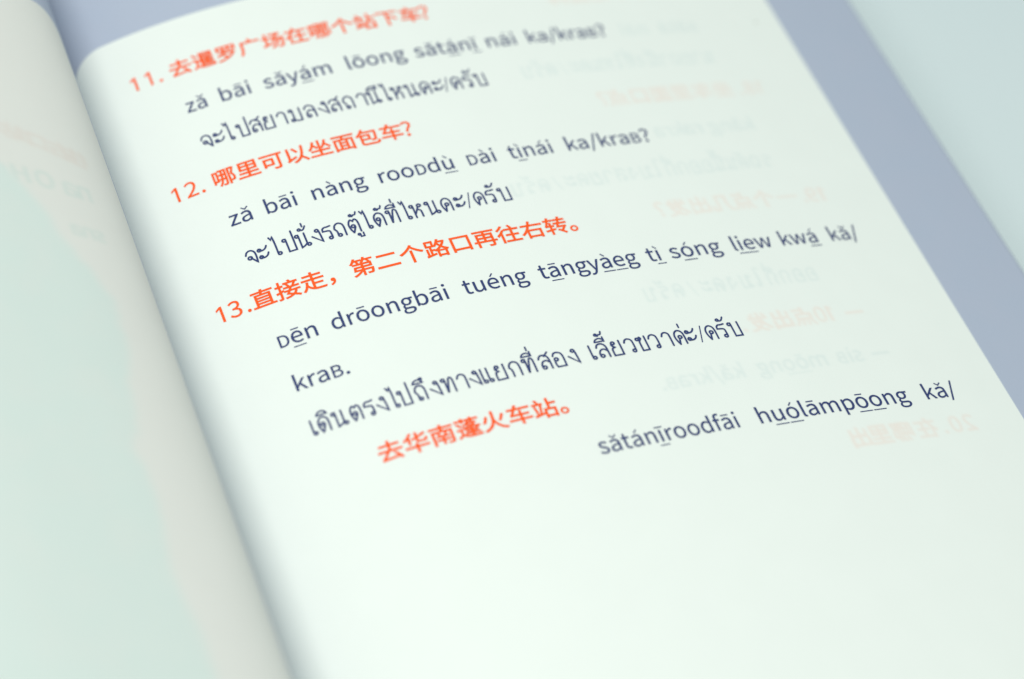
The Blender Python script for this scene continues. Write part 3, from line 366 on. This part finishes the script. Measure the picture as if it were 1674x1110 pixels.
class Print:
    """collects glyph shapes in page coordinates (u to the right, v down) for one printed line"""
    def __init__(s, mirror=None, spread=0): s.V, s.F, s.k, s.mirror, s.spread = [], [], 0, mirror, spread
    def add(s, V, F):
        if not len(V): return
        n = len(s.V); s.V += V; s.F += [tuple(i + n for i in f) for f in F]
    def glyph(s, ch, u, v, sx, sy, skew=0):
        V, F = fill(ch, s.spread); s.add([(u + x * sx, v - y * sy, z) for x, y, z in V], F)
    def stroke(s, P, u, v, sc, w, caps=True):
        s.k += 1
        V, F = ribbon(P, w + s.spread / sc, .0011 * (s.k % 5), caps)
        s.add([(u + x * sc * (1.03 if sc < .1 else 1), v - y * sc, dz) for x, y, dz in V], F)
    def latin(s, word, v, u0, u1=None, em=.975):
        """a romanised word between u0 and u1; '_' after a letter underlines it"""
        L = []
        for c in unicodedata.normalize('NFD', word):
            if c in '\u0304\u030c\u0306\u0301\u0300': L[-1][1] += c
            elif c == '_': L[-1][2] = True
            else: L.append([c, '', False])
        x, xs, at = 0, [], []
        for c, a, un in L:
            adv, cons = GL[c]
            X = np.concatenate([k[:, 0] for k in cons]) if cons else np.array([0])
            xs += [x + X.min(), x + X.max()]; at.append(x); x += adv
        lo, hi = min(xs), max(xs); sx = em if u1 is None else (u1 - u0) / (hi - lo)
        if u1 is not None and abs(sx / em - 1) > .09: sx = em; u0 = (u0 + u1) / 2 - (hi - lo) * sx / 2
        for (c, a, un), x in zip(L, at):
            adv = GL[c][0]; U = u0 + (x - lo) * sx
            s.glyph('ı' if (c == 'i' and a) else c, U, v, sx, em)
            if a:
                cx = (U + adv * sx / 2) + .012; y0 = .637 * em
                sh = {'\u0304': [[(-.155, .04), (.155, .04)]], '\u030c': [[(-.13, .115), (0, -.005, 1), (.13, .115)]], '\u0306': [[(-.13, .115), (0, -.005, 1), (.13, .115)]],
                      '\u0301': [[(-.035, -.01), (.095, .135)]], '\u0300': [[(.035, -.01), (-.095, .135)]]}[a[0]]
                for st in sh: s.stroke([(p[0], p[1] + y0) + tuple(p[2:]) for p in st], cx, v, 1, .054, False)
            if un:
                wd = max(adv * sx * .92, .38); c0 = U + adv * sx / 2
                s.stroke([(-wd / 2, -.165), (wd / 2, -.165)], c0, v, 1, .045, False)
    def cjk(s, text, v, centre, em=1.0):
        for i, c in enumerate(text):
            if c != ' ': s.glyph(c, centre + i - .5 * em, v + .05 * -1, em, em * .955)
    def at(s, ch, v, uc, em, sy=None):
        X = np.concatenate([k[:, 0] for k in GL[ch][1]]); s.glyph(ch, uc - (X.min() + X.max()) / 2 * em, v, em, sy or em)
    def thai(s, g, v, uc, w=.076, sc=.0106):
        b = g[0]; P = THAI[b]
        X = [p[0] for st in P for p in st]; mid = (min(X) + max(X)) / 2
        for st in P: s.stroke([tuple(q) for q in smooth([(p[0] - mid, *p[1:]) for p in st])], uc, v, sc, w / sc * .97 if b != '/' else .045 / sc)
        for st in marks(g[2:]): s.stroke([tuple(q) for q in smooth(st)], uc + .02, v, sc, w / sc * .9)
    def build(s, name, mat, parent, pt, h, label=None):
        V = np.array(s.V)
        u = V[:, 0] if s.mirror is None else s.mirror - V[:, 0]
        me = mesh(pt(u, V[:, 1], h + V[:, 2]), s.F)
        o = link(name, me, mat, parent)
        if label: o['label'] = label
        return o

# ---------------------------------------------------------------- print of the far sides showing through the paper (computed coverage maps)
def raster(shapes, box, res, sigma):
    """blurred ink coverage of a list of (points, faces) in page coordinates"""
    a0, a1, b0, b1 = box; w, h = int((a1 - a0) * res), int((b1 - b0) * res)
    img = np.zeros((h, w), np.float32)
    for V, F in shapes:
        P = np.stack([(V[:, 0] - a0) * res, (V[:, 1] - b0) * res], -1)
        for f in F:
            for k in range(1, len(f) - 1):
                A, B, C = P[f[0]], P[f[k]], P[f[k + 1]]
                x0, x1 = int(min(A[0], B[0], C[0])), int(max(A[0], B[0], C[0])) + 2
                y0, y1 = int(min(A[1], B[1], C[1])), int(max(A[1], B[1], C[1])) + 2
                x0, y0, x1, y1 = max(x0, 0), max(y0, 0), min(x1, w), min(y1, h)
                if x0 >= x1 or y0 >= y1: continue
                X = np.arange(x0, x1)[None, :] + .5; Y = np.arange(y0, y1)[:, None] + .5
                e = [(Q[0] - R[0]) * (Y - R[1]) - (Q[1] - R[1]) * (X - R[0]) for R, Q in ((A, B), (B, C), (C, A))]
                ins = ((e[0] >= 0) & (e[1] >= 0) & (e[2] >= 0)) | ((e[0] <= 0) & (e[1] <= 0) & (e[2] <= 0))
                img[y0:y1, x0:x1][ins] = 1
    s = sigma * res; n = int(3 * s) + 1; g = np.exp(-np.arange(-n, n + 1) ** 2 / (2 * s * s)); g /= g.sum()
    img = np.apply_along_axis(lambda q: np.convolve(np.pad(q, n, 'edge'), g, 'valid'), 0, img)
    return np.apply_along_axis(lambda q: np.convolve(np.pad(q, n, 'edge'), g, 'valid'), 1, img)
def coverage_image(name, chans):
    h, w = chans[0].shape; px = np.zeros((h, w, 4), np.float32); px[..., 3] = 1
    for i, c in enumerate(chans): px[..., i] = c
    im = bpy.data.images.new(name, w, h, float_buffer=True, is_data=True); im.pixels.foreach_set(px[::-1].ravel()); im.pack(); return im
RS, NS = [], []
def gh(kind, v, right, left, text):
    """mirrored show-through line: it runs from the right towards smaller u"""
    p = Print(spread=.02)
    if kind == 'cjk':
        for ch, pos in text: p.at(ch, v, -pos, 1.0 if ord(ch) > 255 else 1.03)
    elif kind == 'latin':
        for w, a, z in text: p.latin(w, v, -a, -z)
    else:
        for i, g in enumerate(text): p.thai(g, v, -(right + (left - right) * (i + .5) / len(text)), sc=.0102)
    V = np.array(p.V)[:, :2]; V[:, 0] *= -1
    (RS if kind == 'cjk' else NS).append((V, p.F))
gh('cjk', 19.0, 0, 0, [('—', 27.4), ('1', 26.35), ('0', 25.85), ('点', 25.1), ('出', 24.1), ('发', 23.1), ('.', 22.35)])
gh('latin', 21.15, 0, 0, [('—', 28.0, 27.0), ('sìʙ', 26.75, 25.45), ('mō_o_ng', 25.0, 21.95), ('kă/kraʙ.', 21.35, 17.85)])
gh('cjk', 12.65, 0, 0, [('1', 29.15), ('9', 28.6), ('.', 28.2), ('一', 27.4), ('个', 26.3), ('点', 25.3), ('几', 24.3), ('出', 23.3), ('发', 22.3), ('?', 21.5)])
gh('cjk', 6.2, 0, 0, [('1', 29.2), ('8', 28.65), ('.', 28.2), ('坐', 27.3), ('车', 26.3), ('里', 25.3), ('面', 24.3), ('口', 23.3), ('点', 22.3), ('?', 21.6)])
gh('cjk', 25.1, 0, 0, [('2', 29.6), ('0', 28.95), ('.', 28.4), ('在', 27.6), ('哪', 26.5), ('里', 25.5), ('出', 24.6)])
gh('cjk', -.15, 0, 0, [('下', 26.0), ('个', 25.0), ('站', 24.0), ('面', 23.0), ('再', 22.0)])
gh('thai', 16.85, 26.8, 18.95, ['อ', 'อ', 'ก', 'ก+ี่', 'โ', 'ม', 'ง', 'ค', 'ะ', '/', 'ค', 'ร+ั', 'บ'])
gh('thai', 10.5, 27.75, 15.8, ['ร', 'ถ', 'ค+ั', 'น', 'น+ี้', 'อ', 'อ', 'ก', 'ก+ี่', 'โ', 'ม', 'ง', 'ส', 'า', 'ย', 'ค', 'ะ', '/', 'ค', 'ร+ั', 'บ'])
gh('thai', 4.15, 27.8, 18.7, ['น', 'า', 'ย', 'ถ', 'า', 'น+ี', 'ง', 'ท+ี่', 'ไ', 'ห', 'น', 'ค', 'ะ', '/', 'ค', 'ร+ั', 'บ'])
gh('latin', 8.3, 0, 0, [('kāng', 27.6, 25.8), ('ra', 25.3, 24.5), ('kra', 24.2, 23.3)])
gh('latin', 2.15, 0, 0, [('sātá', 27.85, 26.0), ('nái', 25.5, 24.0)])
BR = (14.0, 31.0, -2.0, 27.0)
img_r = coverage_image('right_page_show_through', [raster(RS, BR, 34, .05), raster(NS, BR, 34, .05)])
# left page: a large pale teal picture, a few teal letters and a pink line on its far side
TEAL = [(5.74, 7.3), (5.31, 7.8), (4.8, 8.97), (4.4, 9.64), (4.25, 10.5), (3.85, 11.3), (3.68, 11.9), (3.32, 12.24), (3.15, 13.0), (2.8, 13.6), (2.8, 14.3), (2.95, 15.2), (2.76, 15.6), (3.11, 16.92), (3.4, 17.6), (3.45, 18.41), (3.76, 19.82), (4.1, 20.6), (3.9, 23), (4.2, 26), (4.0, 30), (4.4, 36), (9, 37), (14, 30), (16, 20), (13, 10), (9, 6.5)]
P = np.array(smooth(TEAL + [TEAL[0]], 6))[:-1]; P += np.random.RandomState(2).normal(0, .06, P.shape)
tri = tessellate_polygon([[Vector((x, y, 0)) for x, y in P]])
LS = {'pink': [], 'teal': []}
def leftghost(key, text, v, em, slant):
    p = Print(spread=.03)
    for ch, t in text: p.at(ch, v, t, em)
    V = np.array(p.V)[:, :2]; c = V[:, 0].copy(); V[:, 1] -= slant * (c - 3); LS[key].append((V, p.F))
leftghost('teal', [('C', 5.9), ('H', 5.0), ('O', 4.05)], 8.35, 1.15, .12)
leftghost('teal', [('a', 3.05), ('n', 2.45)], 8.45, 1.3, .12)
leftghost('teal', [('a', 3.4), ('n', 2.9), ('s', 2.4)], 10.6, 1.0, .1)
leftghost('pink', [('车', 5.6), ('站', 4.7), ('口', 3.8), ('右', 2.9), ('往', 2.2)], 6.3, .95, .3)
BL = (-.5, 17.0, 2.0, 42.0)
img_l = coverage_image('left_page_show_through', [raster(LS['pink'], BL, 26, .09), raster(LS['teal'], BL, 26, .07), raster([(P, tri)], BL, 26, .16)])
mat_right = page_material('printed_page_paper', PAPER, LAV, 0.93, 32.136, -3.152, 60, 1.5, (img_r, BR, [(0.785, 0.735, 0.685), (0.69, 0.765, 0.745)]))
mat_left = page_material('printed_page_paper_left_shaded', (0.725, 0.74, 0.705), LAV, 0.25, 32, -3.152, 60, 1.5, (img_l, BL, [(0.70, 0.66, 0.615), (0.62, 0.69, 0.655), (0.64, 0.735, 0.70)]))  # same paper as the right page; its shade is put into the darker colours

# ---------------------------------------------------------------- table and book
tab, nt, b = base('pale_tabletop', (0.64, 0.735, 0.75), .55, .3)
tc = nd(nt, 'ShaderNodeTexCoord'); n = nd(nt, 'ShaderNodeTexNoise'); n.inputs['Scale'].default_value = 9; n.inputs['Detail'].default_value = 4
nt.links.new(tc.outputs['Object'], n.inputs['Vector'])
nt.links.new(mixc(nt, n.outputs['Fac'], (0.63, 0.73, 0.755), (0.68, 0.77, 0.785)), b.inputs['Base Color'])
Z0 = -6.9
W0 = 260
link('tabletop', mesh([(-W0 * S, -W0 * S, Z0 * S), (W0 * S, -W0 * S, Z0 * S), (W0 * S, W0 * S, Z0 * S), (-W0 * S, W0 * S, Z0 * S),
                       (-W0 * S, -W0 * S, (Z0 - 6) * S), (W0 * S, -W0 * S, (Z0 - 6) * S), (W0 * S, W0 * S, (Z0 - 6) * S), (-W0 * S, W0 * S, (Z0 - 6) * S)],
                      [(0, 1, 2, 3), (7, 6, 5, 4), (0, 4, 5, 1), (1, 5, 6, 2), (2, 6, 7, 3), (3, 7, 4, 0)]), tab, None, kind='structure')

book = bpy.data.objects.new('open_book', None); COL.objects.link(book); book.empty_display_size = .02
book['label'] = 'open phrasebook with lavender page borders and red and navy printed lines'
book['category'] = 'book'

V0, V1 = -8.0, 45.0
def sheet(pt, us, vs, thick, wob=None):
    """a closed paper sheet: top grid, bottom grid and rim"""
    U, Vv = np.meshgrid(us, vs, indexing='ij'); nu, nv = U.shape
    a = pt(U.ravel(), Vv.ravel(), 0 if wob is None else wob(U.ravel(), Vv.ravel())); c = pt(U.ravel(), Vv.ravel(), -thick if wob is None else wob(U.ravel(), Vv.ravel()) - thick)
    n = nu * nv; F = []
    for i in range(nu - 1):
        for j in range(nv - 1):
            q = (i * nv + j, i * nv + j + 1, (i + 1) * nv + j + 1, (i + 1) * nv + j)
            F.append(q); F.append(tuple(k + n for k in reversed(q)))
    for i in range(nu - 1):
        for j in (0, nv - 1):
            p, r = i * nv + j, (i + 1) * nv + j; F.append((p, r, r + n, p + n) if j == 0 else (r, p, p + n, r + n))
    for j in range(nv - 1):
        for i in (0, nu - 1):
            p, r = i * nv + j, i * nv + j + 1; F.append((r, p, p + n, r + n) if i == 0 else (p, r, r + n, p + n))
    uv = np.stack([U.ravel(), Vv.ravel()], -1); uv = np.concatenate([uv, uv])
    return mesh(np.concatenate([a, c]), F, True, uv.tolist())
vs = np.linspace(V0, V1, 54)
UE = 36.59
usr = np.concatenate([np.arange(-1.2, 12, .2), np.arange(12, UE, .5), [UE]])
page_r = link('page', sheet(right_pt, usr, vs, .03), mat_right, book, label='right page, numbered red questions over navy romanised and Thai lines')
tsl = np.concatenate([np.arange(-4.6, 10, .15), np.arange(10, 38, .6)])
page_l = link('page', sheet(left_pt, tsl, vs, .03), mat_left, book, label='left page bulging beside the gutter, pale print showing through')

# leaves and block underneath
mat_leaf, nt, b = base('leaf_edge_paper', (0.76, 0.80, 0.73), .8, .15)
fibre_bump(nt, b)
for k in range(1, 7):
    off = .05 * k
    link('leaf', sheet(lambda u, v, h: right_pt(u, v, np.asarray(h) - off), np.concatenate([np.arange(-1, 12, .8), np.linspace(12, UE - .03 + .05 * math.sin(k * 2.1), 30)]), vs[[0, 20, 40, 53]], .03), mat_leaf, page_r.parent)
def block(pt, us, drop, name):
    top = pt(us, np.full(len(us), V0 + .03), -drop); n = len(us); V = []
    for v in (V0 + .03, V1 - .03):
        p = pt(us, np.full(n, v), -drop); V += [tuple(q) for q in p]
        V += [(q[0], q[1], (Z0 + .35) * S) for q in p]
    F = []
    for i in range(n - 1):
        F += [(i, i + 2 * n, i + 1 + 2 * n, i + 1), (i + n, i + 1 + n, i + 1 + 3 * n, i + 3 * n), (i, i + 1, i + 1 + n, i + n), (i + 2 * n, i + 3 * n, i + 1 + 3 * n, i + 1 + 2 * n)]
    F += [(0, n, 3 * n, 2 * n), (n - 1, 3 * n - 1, 4 * n - 1, 2 * n - 1)]
    return link(name, mesh(V, F), mat_block, book)
mat_block, nt, b = base('page_block_edges', (0.74, 0.77, 0.70), .85, .1)
tc = nd(nt, 'ShaderNodeTexCoord'); wv = nd(nt, 'ShaderNodeTexNoise'); wv.inputs['Scale'].default_value = 1; wv.inputs['Detail'].default_value = 2
mp = nd(nt, 'ShaderNodeMapping'); mp.inputs['Scale'].default_value = (12, 12, 5200); nt.links.new(tc.outputs['Object'], mp.inputs[0]); nt.links.new(mp.outputs[0], wv.inputs['Vector'])
nt.links.new(mixc(nt, wv.outputs['Fac'], (0.60, 0.63, 0.57), (0.84, 0.87, 0.80)), b.inputs['Base Color'])
block(right_pt, np.linspace(-1, UE - .06, 60), .36, 'page_block')
block(left_pt, np.linspace(0.5, 36.8, 60), .08, 'page_block')
mat_cover, nt, b = base('lavender_cover', (0.36, 0.40, 0.56), .45, .4)
x0, x1 = -47.5, 22.3
link('cover', mesh([((x0 if i in (0, 3) else x1) * S, (24 if j else -31) * S, z * S) for z in (Z0 + .05, Z0 + .34) for i, j in ((0, 0), (1, 0), (1, 1), (3, 1))],
                   [(3, 2, 1, 0), (4, 5, 6, 7), (0, 1, 5, 4), (1, 2, 6, 5), (2, 3, 7, 6), (3, 0, 4, 7)]), mat_cover, book)

# ---------------------------------------------------------------- the printed lines of the right page
SP = 2.127546
H1 = .012
def heading(n, nums, text, c0, extra=(), label=None):
    p = Print(); v = n * SP
    for ch, uc in nums:
        p.at(ch, v - .02, uc, 1.03)
    p.cjk(text, v, c0)
    for ch, uc in extra: p.at(ch, v - .03, uc, 1.05)
    return p.build('printed_line', RED, page_r, right_pt, H1, label)
heading(0, [('1', 3.17), ('1', 3.80), ('.', 4.27)], '去暹罗广场在哪个站下车', 5.171, [('?', 15.80)], 'red heading numbered 11')
heading(3, [('1', 3.14), ('2', 3.80), ('.', 4.25)], '哪里可以坐面包车', 5.171, [('?', 12.84)], 'red heading numbered 12')
heading(6, [('1', 3.12), ('3', 3.71), ('.', 4.22)], '直接走，第二个路口再往右转。', 4.855, (), 'red heading numbered 13')
heading(10, [], '去华南蓬火车站。', 7.10, (), 'red heading about the railway station')
for ln in sorted({w[0] for w in WORDS}):
    p = Print()
    for l, w, a, z in WORDS:
        if l == ln: p.latin(w, l * SP, a, z)
    p.build('printed_line', NAVY, page_r, right_pt, H1)
for ln, row in THAIROWS:
    p = Print()
    for g, u in row: p.thai(g, ln * SP, u)
    p.build('printed_line', NAVY, page_r, right_pt, H1)

for o in list(COL.objects):
    if o.type == 'MESH': o.data.name = o.name
